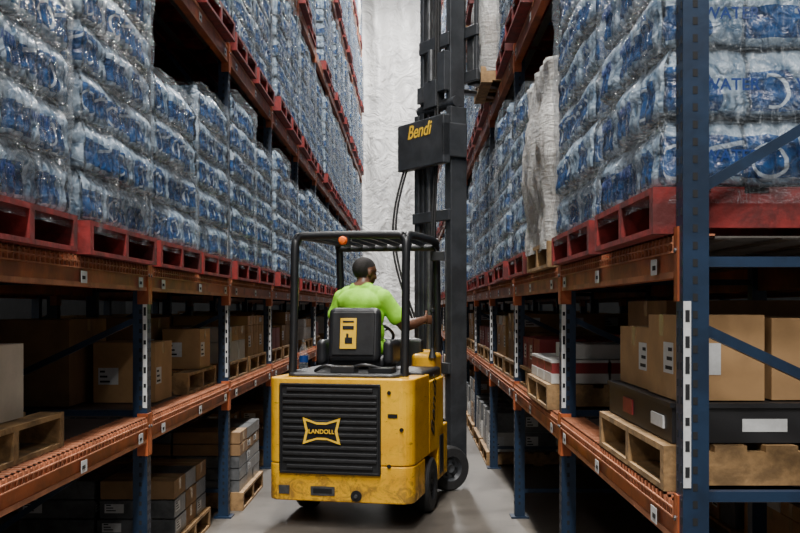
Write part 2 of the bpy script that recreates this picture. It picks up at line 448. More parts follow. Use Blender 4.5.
def wrapped_mesh(seed,w=1.0,d=1.1,h=1.05,flare=.03):
    b=MB(); pallet_into(b,w,d,'wood'); rnd=random.Random(seed)
    z=.145
    while z<h-.05:
        lh=rnd.uniform(.18,.3); lh=min(lh,h-z); 
        for i in range(3):
            for j in (0,1,2):
                g=rnd.uniform(.004,.03)
                b.box(-d/2+.04+j*(d-.08)/3+g,-d/2+.04+(j+1)*(d-.08)/3-.004,-w/2+.04+i*(w-.08)/3+g*.5,-w/2+.04+(i+1)*(w-.08)/3-.004,z,z+lh-.006,rnd.choice(['whitebox','card','greybox']))
        z+=lh
    fp=perim(w,d,.03); FN=len(fp); vs=[];fs=[]; n_=40
    for j in range(n_+1):
        z=.10+(h-.06)*j/n_; fl=flare*max(0,math.sin((z-.3)*5))
        for (x,y,si,fr,ln) in fp:
            R=.08;cx=max(-d/2+R,min(d/2-R,x)); cy=max(-w/2+R,min(w/2-R,y)); n=Vector((x-cx,y-cy)).normalized()
            o=R+fl+.03*noise.noise(Vector((x*5+seed,y*5,z*3)))+.02*noise.noise(Vector((x*13,y*13,z*6+seed)))
            vs.append((cx+n.x*o,cy+n.y*o,z))
    for j in range(n_):
        for i in range(FN): fs.append((j*FN+i,j*FN+(i+1)%FN,(j+1)*FN+(i+1)%FN,(j+1)*FN+i))
    fs.append(tuple(range(n_*FN,(n_+1)*FN)))
    b.poly(vs,fs,'filmwhite',True)
    return b.mesh('wrapped_goods_pallet')
WR=[wrapped_mesh(11,.95,1.1,1.10,.04),wrapped_mesh(12,1.0,1.1,1.35)]

def carton_into(b,x0,x1,y0,y1,z0,z1,m,label=0):
    b.box(x0,x1,y0,y1,z0,z1,m)
    if m in('card','card2','beigebox'):
        ym=(y0+y1)/2; b.box(x0-.001,x1+.001,ym-.028,ym+.028,z1,z1+.0012,'tape')
        for xx in (x0-.0012,x1): b.box(xx,xx+.0012,ym-.028,ym+.028,z1-.07,z1+.001,'tape')
        b.box(x0+.01,x1-.01,ym-.001,ym+.001,z1+.0012,z1+.002,'hole')
    if label:
        w=min(.12,(y1-y0)*.4); hh=min(.10,(z1-z0)*.5)
        for s_,xx in ((-1,x0-.0014),(1,x1)):
            b.box(xx,xx+.0014,y0+.03,y0+.03+w,z0+(z1-z0)*.3,z0+(z1-z0)*.3+hh,'sticker')
            for q in range(3):
                zq=z0+(z1-z0)*.3+.012+q*hh*.3; xq=xx+(.0014 if s_>0 else -.0006)
                b.box(xq,xq+.0006,y0+.04,y0+.04+w*(.7-.15*q),zq,zq+hh*.12,'hole')
        b.box(x0+.03,x0+.03+min(.12,(x1-x0)*.4),y0-.0014,y0,z0+(z1-z0)*.3,z0+(z1-z0)*.3+hh,'sticker')
        for q in range(3):
            zq=z0+(z1-z0)*.3+.012+q*hh*.3
            b.box(x0+.04,x0+.04+.06-.015*q,y0-.002,y0-.0014,zq,zq+hh*.12,'hole')
def carton_load(seed,hmax,mats,w=1.0,d=1.05,pal='wood'):
    r=random.Random(seed); b=MB(); pallet_into(b,w,d,pal); z=.14
    nx,ny=3,3
    while z<hmax-.08:
        lh=r.uniform(.14,.28); lh=min(lh,hmax-z)
        m=r.choice(mats)
        for i in range(nx):
            for j in range(ny):
                if z>hmax*.55 and r.random()<.25: continue
                g=r.uniform(.004,.02)
                carton_into(b,-d/2+.02+i*(d-.04)/nx+g,-d/2+.02+(i+1)*(d-.04)/nx-.004,-w/2+.02+j*(w-.04)/ny+g,-w/2+.02+(j+1)*(w-.04)/ny-.004,z,z+lh-.004,m if r.random()<.8 else r.choice(mats),r.random()<.5)
        z+=lh
    return b.mesh('carton_pallet')
CL=[carton_load(21,.42,['card','card','whitebox']),carton_load(22,.50,['card','card2','whitebox']),carton_load(23,.36,['whitebox','redbox','card']),
    carton_load(24,.55,['card2','card']),carton_load(25,.60,['greybox','greybox','whitebox']),carton_load(26,.72,['greybox','card2'])]

def xc(sgn,face,over,d): return sgn*(face-over+d/2)
rr=random.Random(99)
first={}
for sgn,face in ((-1,FL),(1,FR)):
    for li in range(1,6):
        for k in range(NP-1):
            ya=Y0+BAY*k+PW/2+.012
            if k==0 and li==1:
                first[sgn]=place('water_bottle_pallet',W_A,(xc(sgn,face,.055,LD),ya+.47+.005,LV[li]+.012),0 if sgn>0 else math.pi)
                place('water_bottle_pallet',W_B,(xc(sgn,face,.045,LD),ya+BAY-PW-.57,LV[li]+.012),0 if sgn>0 else math.pi); continue
            if sgn>0 and k==1 and li==1:
                place('wrapped_goods_pallet',WR[0],(xc(1,face,.05,1.1),ya+.56,LV[li]+.012))
                place('water_bottle_pallet',W_C,(xc(1,face,.05,LD),ya+BAY-PW-.58,LV[li]+.012)); continue
            for h in (0,1):
                y=ya+.555+h*1.12
                if sgn>0 and li==2 and k==2 and h==1: continue
                if sgn>0 and li==1: me=rr.choice([W_D,W_E,W_C])
                elif li==1: me=(W_F if h==0 else W_C) if k==1 else rr.choice([W_D,W_E,W_C])
                else: me=rr.choice([W_D,W_E,W_D])
                if li>=3 and rr.random()<.12: me=rr.choice(WR)
                if li>=3 and rr.random()<.08: continue
                nm='wrapped_goods_pallet' if me in WR else 'water_bottle_pallet'
                place(nm,me,(xc(sgn,face,rr.uniform(.01,.07),LD),y+rr.uniform(-.015,.015),LV[li]+.012),(0 if sgn>0 else math.pi)+rr.uniform(-.015,.015))
for sgn,face in ((-1,FL+DEPTH+.22),(1,FR+DEPTH+.22)):
    for k in range(NP-1):
        ya=Y0+BAY*k+PW/2+.012
        for h in (0,1):
            y=ya+.555+h*1.12
            for li in (1,2,3):
                place('water_bottle_pallet',rr.choice([W_D,W_E,W_C]),(xc(sgn,face,-.0,LD-.06),y,LV[li]+.012),0)
            if rr.random()<.8: place('carton_pallet',rr.choice(CL[:4]),(xc(sgn,face,0,1.05),y,LV[0]+.008),0)
            if rr.random()<.8: place('carton_pallet',rr.choice(CL[1:]),(xc(sgn,face,0,1.05),y,0),0)
WP=first[1]; 
def wtext(parent,side,u,L,lh=.212,sz=.050,w=.94,d=LD):
    z=.145+(L+.40)*lh
    if side=='end': text('pack_print','WATER',sz,'ink',parent,(u,-w/2-.012,z),(rad(90),0,0),.0006)
    else: text('pack_print','WATER',sz,'ink',parent,(-d/2-.010,u,z),(rad(90),0,rad(-90)),.0006)
for L in range(0,7):
    wtext(WP,'end',-.340,L); wtext(WP,'end',-.06,L)
    wtext(WP,'side',.235,L); wtext(WP,'side',-.08,L)
WPL=first[-1]
for L in (0,2,3,5): wtext(WPL,'side',.235,L); 
for L in (1,4): wtext(WPL,'side',-.08,L)

# ------------------------------------------------------------ lower-shelf goods
def carton(x0,x1,y0,y1,z0,z1,m='card',label=1,name='cardboard_box',rz=0):
    b=MB(); cx,cy=(x0+x1)/2,(y0+y1)/2
    carton_into(b,x0-cx,x1-cx,y0-cy,y1-cy,0,z1-z0,m,label)
    o=b.obj(name); o.location=(cx,cy,z0); o.rotation_euler=(0,0,rz); return o
def pallet(x,y,z,w=1.0,d=1.05,m='wood'):
    b=MB(); pallet_into(b,w,d,m); o=b.obj('wooden_pallet' ); o.location=(x,y,z); return o
S0=LV[0]+.013
pallet(-1.95,3.62,S0)
carton(-1.93,-1.50,3.12,3.88,S0+.145,S0+.43,'beigebox',1)
carton(-2.40,-1.97,3.14,4.02,S0+.145,S0+.60,'card2',1)
carton(-1.90,-1.53,6.0,6.42,S0,S0+.36,'card',1)
carton(-2.34,-2.02,4.5,5.0,S0,S0+.36,'card2',0)
carton(-2.42,-1.96,5.75,6.45,S0,S0+.50,'card2',0)
place('carton_pallet',CL[0],(-1.93,8.18,S0)); place('carton_pallet',CL[1],(-1.93,9.28,S0))
pallet(-1.95,7.02,S0,.95,1.0)
carton(-1.72,-1.46,6.95,7.3,S0+.145,S0+.42,'card',1)
carton(-2.3,-1.78,6.8,7.4,S0+.145,S0+.50,'card2',1)
for k in range(3,NP-1):
    for h in (0,1):
        if rr.random()<.85: place('carton_pallet',rr.choice(CL[:4]),(-1.93,Y0+BAY*k+.60+h*1.12,S0))
def stack_sheets(name,x,y,z,w,d,n,lh,mats,seed):
    r=random.Random(seed); b=MB(); pallet_into(b,w,d,'wood'); zz=.14
    for i in range(n):
        for j in range(3):
            for q in range(2):
                g=r.uniform(.0,.03)
                carton_into(b,-d/2+.02+q*(d-.04)/2+g,-d/2+.02+(q+1)*(d-.04)/2-.006-g*.3,-w/2+.02+j*(w-.04)/3+.004,-w/2+.02+(j+1)*(w-.04)/3-.006,zz,zz+lh-.008,r.choice(mats),r.random()<.3)
        zz+=lh
    me=b.mesh(name); return place(name,me,(x,y,z))
stack_sheets('carton_pallet',-1.86,8.32,0,1.05,1.12,5,.095,['greybox','greybox','greybox','card2'],5)
stack_sheets('carton_pallet',-1.97,6.75,0,1.0,1.05,3,.12,['greybox','card2','greybox'],6)
stack_sheets('carton_pallet',-1.99,4.2,0,1.0,1.05,2,.11,['card2','blackbox'],7)
for k in range(3,NP-1):
    for h in (0,1):
        if rr.random()<.85: place('carton_pallet',rr.choice(CL[1:]),(-1.93,Y0+BAY*k+.60+h*1.12,0))
XR=FR
pallet(XR+.52,3.62,S0,1.05,1.05)
b=MB(); b.box(-.50,.46,-.49,.49,0,.11,'blackbox'); b.box(-.508,.468,-.498,.498,.11,.125,'blackbox')
b.box(-.5065,-.50,-.40,-.24,.035,.075,'sticker'); b.box(-.28,-.14,-.4925,-.49,.035,.075,'sticker'); b.box(-.5065,-.50,.05,.2,.03,.085,'redbox')
o=b.obj('black_carton'); o.location=(XR+.53,3.62,S0+.145)
ZB=S0+.145+.13
carton(XR+.05,XR+.33,3.16,3.52,ZB,ZB+.27,'card',1)
carton(XR+.06,XR+.33,3.56,4.04,ZB,ZB+.22,'card',1)
carton(XR+.36,XR+.97,3.18,4.08,ZB,ZB+.26,'card',0)
carton(XR+.30,XR+.98,4.25,5.0,S0,S0+.60,'card2',1)
b=MB(); pallet_into(b,.95,1.05,'wood')
for j in range(3):
    for q in range(3):
        x0=-.50+q*.335; y0=-.46+j*.31
        b.box(x0,x0+.32,y0,y0+.29,.145,.20,'whitebox'); b.box(x0+.003,x0+.317,y0+.003,y0+.287,.20,.26,'redbox'); b.box(x0,x0+.32,y0,y0+.29,.26,.275,'whitebox')
me=b.mesh('tray_pack_pallet')
place('tray_pack_pallet',me,(XR+.50,6.05,S0)); 
place('carton_pallet',CL[2],(XR+.56,7.05-.0+.08,S0))
carton(XR+.10,XR+.45,5.65,6.1,S0+.28,S0+.36,'whitebox',0)
carton(XR+.5,XR+.9,5.6,6.4,S0+.28,S0+.40,'redbox',1)
for k in range(2,NP-1):
    for h in (0,1):
        if rr.random()<.9: place('carton_pallet',rr.choice([CL[0],CL[2],CL[1],CL[3]]),(XR+.55,Y0+BAY*k+.60+h*1.12,S0))
for k in range(0,NP-1):
    for h in (0,1):
        if k<3: continue
        place('carton_pallet',rr.choice(CL),(XR+.5,Y0+BAY*k+.60+h*1.12,0))
stack_sheets('carton_pallet',XR+.62,3.75,0,1.0,1.05,3,.12,['card2','greybox'],8)

# ------------------------------------------------------------ forklift
TR_LOC=(-.48,7.15,0); YAW=rad(-12)
T=empty('forklift',TR_LOC,YAW)
def rprism(name,outline,z0,z1,m,parent,bevel=.02,seg=3):
    b=MB(); n=len(outline)
    vs=[(x,y,z0) for x,y in outline]+[(x,y,z1) for x,y in outline]
    fs=[tuple(range(n-1,-1,-1)),tuple(range(n,2*n))]+[(i,(i+1)%n,n+(i+1)%n,n+i) for i in range(n)]
    b.poly(vs,fs,m,False); return b.obj(name,parent,bevel,seg)
def rrect(x0,x1,y0,y1,r_rear,r_front,n=6):
    pts=[]
    for cx,cy,a0,r in ((x0+r_rear,y0+r_rear,180,r_rear),(x1-r_rear,y0+r_rear,270,r_rear),(x1-r_front,y1-r_front,0,r_front),(x0+r_front,y1-r_front,90,r_front)):
        for i in range(n+1):
            a=rad(a0+90*i/n); pts.append((cx+r*math.cos(a),cy+r*math.sin(a)))
    return pts
XL_,XR_=-.57,.51
rprism('counterweight_upper',rrect(XL_,XR_,0,.62,.10,.01),.46,1.075,'yellow',T,.04,4)
rprism('counterweight_lower',rrect(XL_,XR_,.0,.46,.10,.01),.19,.455,'yellow',T,.015)
rprism('chassis_core',rrect(-.37,.37,.47,1.45,.01,.01),.16,.46,'black',T,.01)
rprism('battery_box',rrect(XL_,XR_,.625,1.25,.01,.03),.46,1.02,'yellow',T,.02)
rprism('battery_lid',rrect(XL_+.02,XR_-.02,.50,1.22,.03,.03),1.02,1.10,'plastic',T,.02)
rprism('rear_hood',rrect(XL_+.10,.38,.11,.52,.08,.02),1.07,1.10,'plastic',T,.015)
rprism('side_sill',rrect(XL_,XR_,1.0,1.45,.01,.04),.20,.62,'yellow',T,.02)
rprism('step_recess',rrect(.40,.515,1.06,1.22,.005,.005),.24,.55,'plastic',T,.004)
b=MB(); b.box(-.50,.46,1.25,1.56,.62,.64,'black'); b.obj('floor_plate',T)
b=MB(); b.box(-.46,.36,1.56,1.72,.30,1.22,'yellow'); b.obj('front_cowl',T,.04,3)
b=MB(); b.box(.24,.44,1.22,1.55,.62,1.20,'yellow'); b.obj('control_console',T,.03,3)
b=MB(); b.box(-.40,.28,1.50,1.58,.9,1.32,'plastic'); b.obj('dashboard',T,.03,3)
vx0,vx1=-.465,.275
rprism('vent_panel_back',[(x,y) for x,y in rrect(vx0,vx1,-.012,.02,.004,.004,2)],.40,1.03,'plastic',T,.004)
b=MB(); 
for i in range(13):
    z=.43+i*.046; m_=.02 if 0<i<12 else .05
    b.box(vx0+m_,vx1-m_,-.030,-.010,z,z+.026,'plastic')
b.obj('vent_ribs',T,.006,2)
b=MB()
b.box(vx0-.005,vx1+.005,-.024,-.004,1.02,1.04,'black'); b.box(vx0-.005,vx1+.005,-.024,-.004,.39,.41,'black')
b.box(vx0-.008,vx0+.012,-.024,-.004,.40,1.03,'black'); b.box(vx1-.012,vx1+.008,-.024,-.004,.40,1.03,'black')
b.obj('vent_frame',T,.006,2)
b=MB(); yy=-.034; cx=-.15; cz=.70
outer=[(-.14,.095),(-.04,.062),(.04,.062),(.14,.095),(.118,0),(.14,-.095),(.04,-.062),(-.04,-.062),(-.14,-.095),(-.118,0)]
inner=[(x*.84,z*.76) for x,z in outer]; n=len(outer)
vs=[(cx+x,yy,cz+z) for x,z in outer]+[(cx+x,yy,cz+z) for x,z in inner]+[(cx+x,yy+.01,cz+z) for x,z in outer]
b.poly(vs,[(i,(i+1)%n,n+(i+1)%n,n+i) for i in range(n)]+[(i,2*n+i,2*n+(i+1)%n,(i+1)%n) for i in range(n)],'logo')
b.poly([(cx+x,yy+.004,cz+z) for x,z in inner],[tuple(range(n))],'black')
b.obj('logo_badge',T)
text('maker_lettering','LANDOLL',.043,'logo',T,(cx,-.037,cz-.004),(rad(90),0,0),.001)
text('side_lettering','Bendi',.20,'black',T,(XR_+.0015,.80,.80),(rad(90),rad(-78),rad(90)),.001,.3)
b=MB()
b.box(-.24,-.06,-.006,.0,.235,.30,'steel'); b.box(-.22,-.08,-.008,-.006,.25,.285,'black')
for x,z in ((.34,.98),(.34,.46),(.43,.72)): b.cyl((x,-.01,z),(x,.01,z),.014,'black',16)
b.box(-.48,-.40,-.008,0,.24,.30,'steel'); b.box(.33,.40,-.004,0,.80,.83,'black')
b.cyl((.10,-.012,.24),(.10,.02,.24),.04,'black',20); b.cyl((.10,-.03,.24),(.10,-.01,.24),.012,'steel',12)
b.obj('rear_fittings',T)
def wheel(name,parent,c,r,w,axis=(1,0,0),hub='steel'):
    b=MB(); ax=Vector(axis).normalized(); c=Vector(c)
    prof=[(r*.55,-w/2),(r*.90,-w/2),(r*.97,-w*.40),(r,-w*.25),(r,w*.25),(r*.97,w*.40),(r*.90,w/2),(r*.55,w/2)]
    b.lathe(c,ax,prof,'rubber',40)
    b.lathe(c,ax,[(.001,w*.30),(r*.18,w*.42),(r*.20,w*.30),(r*.45,w*.22),(r*.56,w*.5)],hub,32)
    b.lathe(c,ax,[(.001,-w*.30),(r*.18,-w*.42),(r*.20,-w*.30),(r*.45,-w*.22),(r*.56,-w*.5)],hub,32)
    q=ax.to_track_quat('Z','Y').to_matrix()
    for i in range(6):
        a=i*math.pi/3
        for s_ in (-1,1):
            p=c+q@Vector((r*.32*math.cos(a),r*.32*math.sin(a),s_*w*.25)); b.cyl(p,p+ax*s_*.02,.012,'black',8)
    return b.obj(name,parent)
wheel('rear_wheel_right',T,(.45,.73,.215),.215,.14,hub='black'); wheel('rear_wheel_left',T,(-.48,.73,.215),.215,.14,hub='black')
gx0,gx1=-.48,.385
b=MB(); gr=.032
for x,sx in ((gx0,1),(gx1,-1)):
    b.tube(catmull([(x,.30,1.02),(x,.34,1.5),(x,.36,2.0),(x+sx*.004,.40,2.10),(x,.55,2.135),(x,1.45,2.15),(x,1.56,2.11),(x,1.60,1.95),(x,1.66,1.2)],6),gr,'black',10)
b.obj('guard_side_frames',T)
b=MB()
b.tube(catmull([(gx0,.37,2.05),(gx0+.03,.38,2.115),(gx0+.12,.38,2.13),(gx1-.12,.38,2.13),(gx1-.03,.38,2.115),(gx1,.37,2.05)],6),.03,'black',10)
b.tube([(gx0,1.56,2.10),(gx1,1.56,2.10)],.03,'black',10)
for i in range(7):
    x=gx0+(gx1-gx0)*(i+1)/8; b.bar((x,.38,2.135),(x,1.56,2.12),.018,.035,'black')
b.obj('guard_roof_bars',T)
M['amber']=mat('amber_lens',(.9,.16,.02),.2,0,.1)
b=MB(); b.box(-.13,-.05,.33,.36,2.05,2.12,'black'); b.lathe((-.09,.335,2.085),(0,-1,0),[(.032,0),(.032,.03),(.024,.045),(.001,.05)],'amber',24)
b.obj('rear_signal_lamp',T)
b=MB(); b.box(gx1-.02,gx1+.10,1.42,1.45,1.98,2.06,'plastic'); b.bar((gx1,1.5,2.1),(gx1+.04,1.44,2.04),.012,.012,'steel'); b.obj('mirror',T,.01,2)
sx,sy=-.10,.72
b=MB(); b.box(sx-.24,sx+.24,sy,sy+.50,1.11,1.21,'vinyl'); b.obj('seat_cushion',T,.04,4)
mx=Matrix.Translation((sx,sy+.01,1.17))@Matrix.Rotation(rad(-6),4,'X')
b=MB(); b.box(-.21,.21,-.10,-.0,-.02,.41,'vinyl',mx); b.obj('seat_back',T,.05,4)
b=MB(); b.box(-.17,.17,-.115,-.095,.03,.37,'plastic',mx); b.obj('seat_back_shell',T,.008,2)
b=MB(); b.box(-.10,.03,-.128,-.114,.08,.32,'logo',mx); b.box(-.08,.01,-.132,-.127,.23,.26,'black',mx)
b.box(-.06,.0,-.132,-.127,.12,.17,'black',mx); b.box(-.05,-.03,-.132,-.127,.17,.20,'black',mx); b.box(-.08,.01,-.132,-.127,.285,.30,'black',mx); b.obj('operator_manual_pouch',T,.003,2)
for s_,nm in ((-1,'hip_restraint_left'),(1,'hip_restraint_right')):
    b=MB(); b.box(sx+s_*.27-.04,sx+s_*.27+.04,sy-.06,sy+.26,1.14,1.33,'vinyl'); b.obj(nm,T,.035,4)
b=MB(); b.tube(catmull([(-.30,.30,1.11),(-.2,.25,1.15),(-.05,.28,1.13),(.1,.24,1.16),(.25,.3,1.12)],6),.014,'plastic',8)
b.box(-.16,.02,.22,.36,1.10,1.15,'plastic'); b.box(.12,.30,.25,.4,1.10,1.14,'black'); b.obj('hood_cables',T,.006)
b=MB(); b.lathe((-.43,.42,1.102),(0,0,1),[(.001,0),(.033,.002),(.034,.06),(.031,.09),(.034,.12),(.033,.16),(.014,.20),(.013,.225),(.001,.226)],M['film'],20)
b.lathe((-.43,.42,1.102),(0,0,1),[(.0345,.065),(.0345,.115)],'ink',20)
b.cyl((-.43,.42,1.322),(-.43,.42,1.334),.013,'steel',12); b.obj('drinks_bottle',T)
b=MB(); c0=Vector((-.10,1.34,1.36)); q=Matrix.Rotation(rad(-35),3,'X')
ring=[c0+q@Vector((.16*math.cos(a),.16*math.sin(a),0)) for a in [2*math.pi*i/36 for i in range(37)]]
b.tube(ring,.013,'plastic',8)
for a in (90,210,330): b.bar(c0,c0+q@Vector((.155*math.cos(rad(a)),.155*math.sin(rad(a)),0)),.02,.01,'plastic')
b.cyl(c0-Vector((0,0,.005)),c0+Vector((0,.16,-.35)),.03,'plastic',12); b.obj('steering_wheel',T)
HAND=Vector((.42,1.22,1.50))
b=MB(); b.cyl((HAND.x,HAND.y,1.19),(HAND.x,HAND.y,HAND.z+.05),.013,'black',12); b.lathe((HAND.x,HAND.y,HAND.z+.04),(0,0,1),[(.013,0),(.022,.01),(.022,.03),(.001,.042)],'black',16)
b.cyl((HAND.x,HAND.y,1.17),(HAND.x,HAND.y,1.25),.035,'plastic',12,.015); b.obj('control_lever',T)
def loc2(T_loc,yaw,wx,wy):
    dx,dy=wx-T_loc[0],wy-T_loc[1]; c,s=math.cos(-yaw),math.sin(-yaw); return (dx*c-dy*s,dx*s+dy*c)
MW=(.275,9.05); ml=loc2(TR_LOC,YAW,*MW)
A=empty('mast_unit',(ml[0],ml[1],0),rad(-58)-YAW,T)
b=MB(); b.box(-.28,.28,-.42,-.12,.14,.62,'black'); b.box(-.20,.20,-.50,-.3,.25,.75,'mast'); b.obj('pivot_chassis',A,.03,3)
b=MB(); p=Vector((0,-.40,.0)); b.cyl(p+Vector((0,0,.2)),p+Vector((0,0,.95)),.10,'mast',28); b.obj('pivot_column',A)
bl=MB(); bl.box(-.2,.2,1.65,1.95,.30,.60,'black'); bl.obj('front_neck',T,.03)
wheel('drive_wheel_right',A,(.35,-.16,.195),.195,.13,hub='mast'); wheel('drive_wheel_left',A,(-.35,-.16,.195),.195,.13,hub='mast')
b=MB()
for s_ in (-1,1):
    x=s_*.29
    b.box(x-.012,x+.012,-.09,.08,.10,3.35,'mast'); b.box(x,x-s_*.06,-.09,-.07,.10,3.35,'mast'); b.box(x,x-s_*.06,.06,.08,.10,3.35,'mast')
    x2=s_*.24; b.box(x2-.01,x2+.01,-.06,.09,.3,5.2,'mast'); b.box(x2,x2-s_*.045,-.06,-.042,.3,5.2,'mast'); b.box(x2,x2-s_*.045,.072,.09,.3,5.2,'mast')
    x3=s_*.195; b.box(x3-.009,x3+.009,-.02,.11,3.0,5.9,'steel'); b.box(x3,x3-s_*.04,.09,.11,3.0,5.9,'steel')
    b.cyl((s_*.155,-.02,.3),(s_*.155,-.02,3.1),.028,'steel',16); b.cyl((s_*.155,-.02,3.1),(s_*.155,-.02,5.0),.018,'steel',16)
b.obj('mast_rails',A,.004,1)
b=MB()
for z,th in ((.22,.16),(1.0,.10),(2.35,.10)): b.box(-.30,.30,-.115,-.09,z,z+th,'mast')
for z in (3.9,4.5,5.05): b.box(-.24,.24,-.08,-.06,z,z+.12,'mast')
b.obj('mast_cross_members',A,.008,2)
b=MB(); b.box(-.42,.34,-.20,-.12,2.84,3.27,'mast'); b.box(-.42,-.39,-.2,.0,2.9,3.2,'mast'); b.box(.31,.34,-.2,.06,2.9,3.2,'mast'); b.obj('mast_head_plate',A,.012,2)
text('mast_lettering','Bendi',.17,'logo',A,(-.05,-.202,3.17),(rad(90),0,0),.001,.3)
b=MB()
for x in (.06,.10): 
    b.tube(catmull([(x,-.12,.9),(x+.01,-.14,1.6),(x,-.13,2.3),(x,-.10,3.0),(x,-.08,4.9)],6),.010,'rubber',8)
for x,sag in ((-.36,.16),(-.31,.12)):
    b.tube(catmull([(x,-.15,2.9),(x-.04,-.24,2.5),(x-.03,-.26,2.1),(x+.06,-.2,1.7),(x+.12,-.11,1.4)],8),.011,'rubber',8)
for x in (-.11,): b.box(x-.012,x+.012,.0,.012,1.0,5.0,'steel')
b.obj('hoses_and_chains',A)
b=MB()
b.cyl((-.30,-.02,3.40),(.30,-.02,3.40),.05,'mast',20); b.box(-.1,.1,-.12,-.02,3.38,3.62,'mast'); b.box(-.24,-.1,-.1,0,3.45,3.6,'steel'); b.cyl((.0,-.10,3.62),(.0,-.1,3.9),.03,'steel',12)
b.box(.12,.24,-.12,0,3.5,3.85,'mast'); b.obj('chain_sheaves',A,.006,2)
FZ=LV[2]+.075
b=MB(); b.box(-.34,.34,.16,.20,FZ-.02,FZ+.08,'mast'); b.box(-.34,.34,.16,.20,FZ+.38,FZ+.48,'mast')
for x in (-.3,-.1,.1,.3): b.box(x-.02,x+.02,.17,.2,FZ,FZ+.95,'mast')
b.box(-.34,.34,.17,.2,FZ+.92,FZ+.97,'mast'); b.obj('fork_carriage',A,.005,1)
b=MB()
for x in (-.18,.18): b.box(x-.05,x+.05,.20,.24,FZ-.03,FZ+.46,'steel'); b.box(x-.05,x+.05,.20,1.0,FZ-.03,FZ+.005,'steel')
b.obj('forks',A,.006,1)
place('wrapped_goods_pallet',wrapped_mesh(13,.95,1.05,1.2),(1.15,9.28,LV[2]+.02))

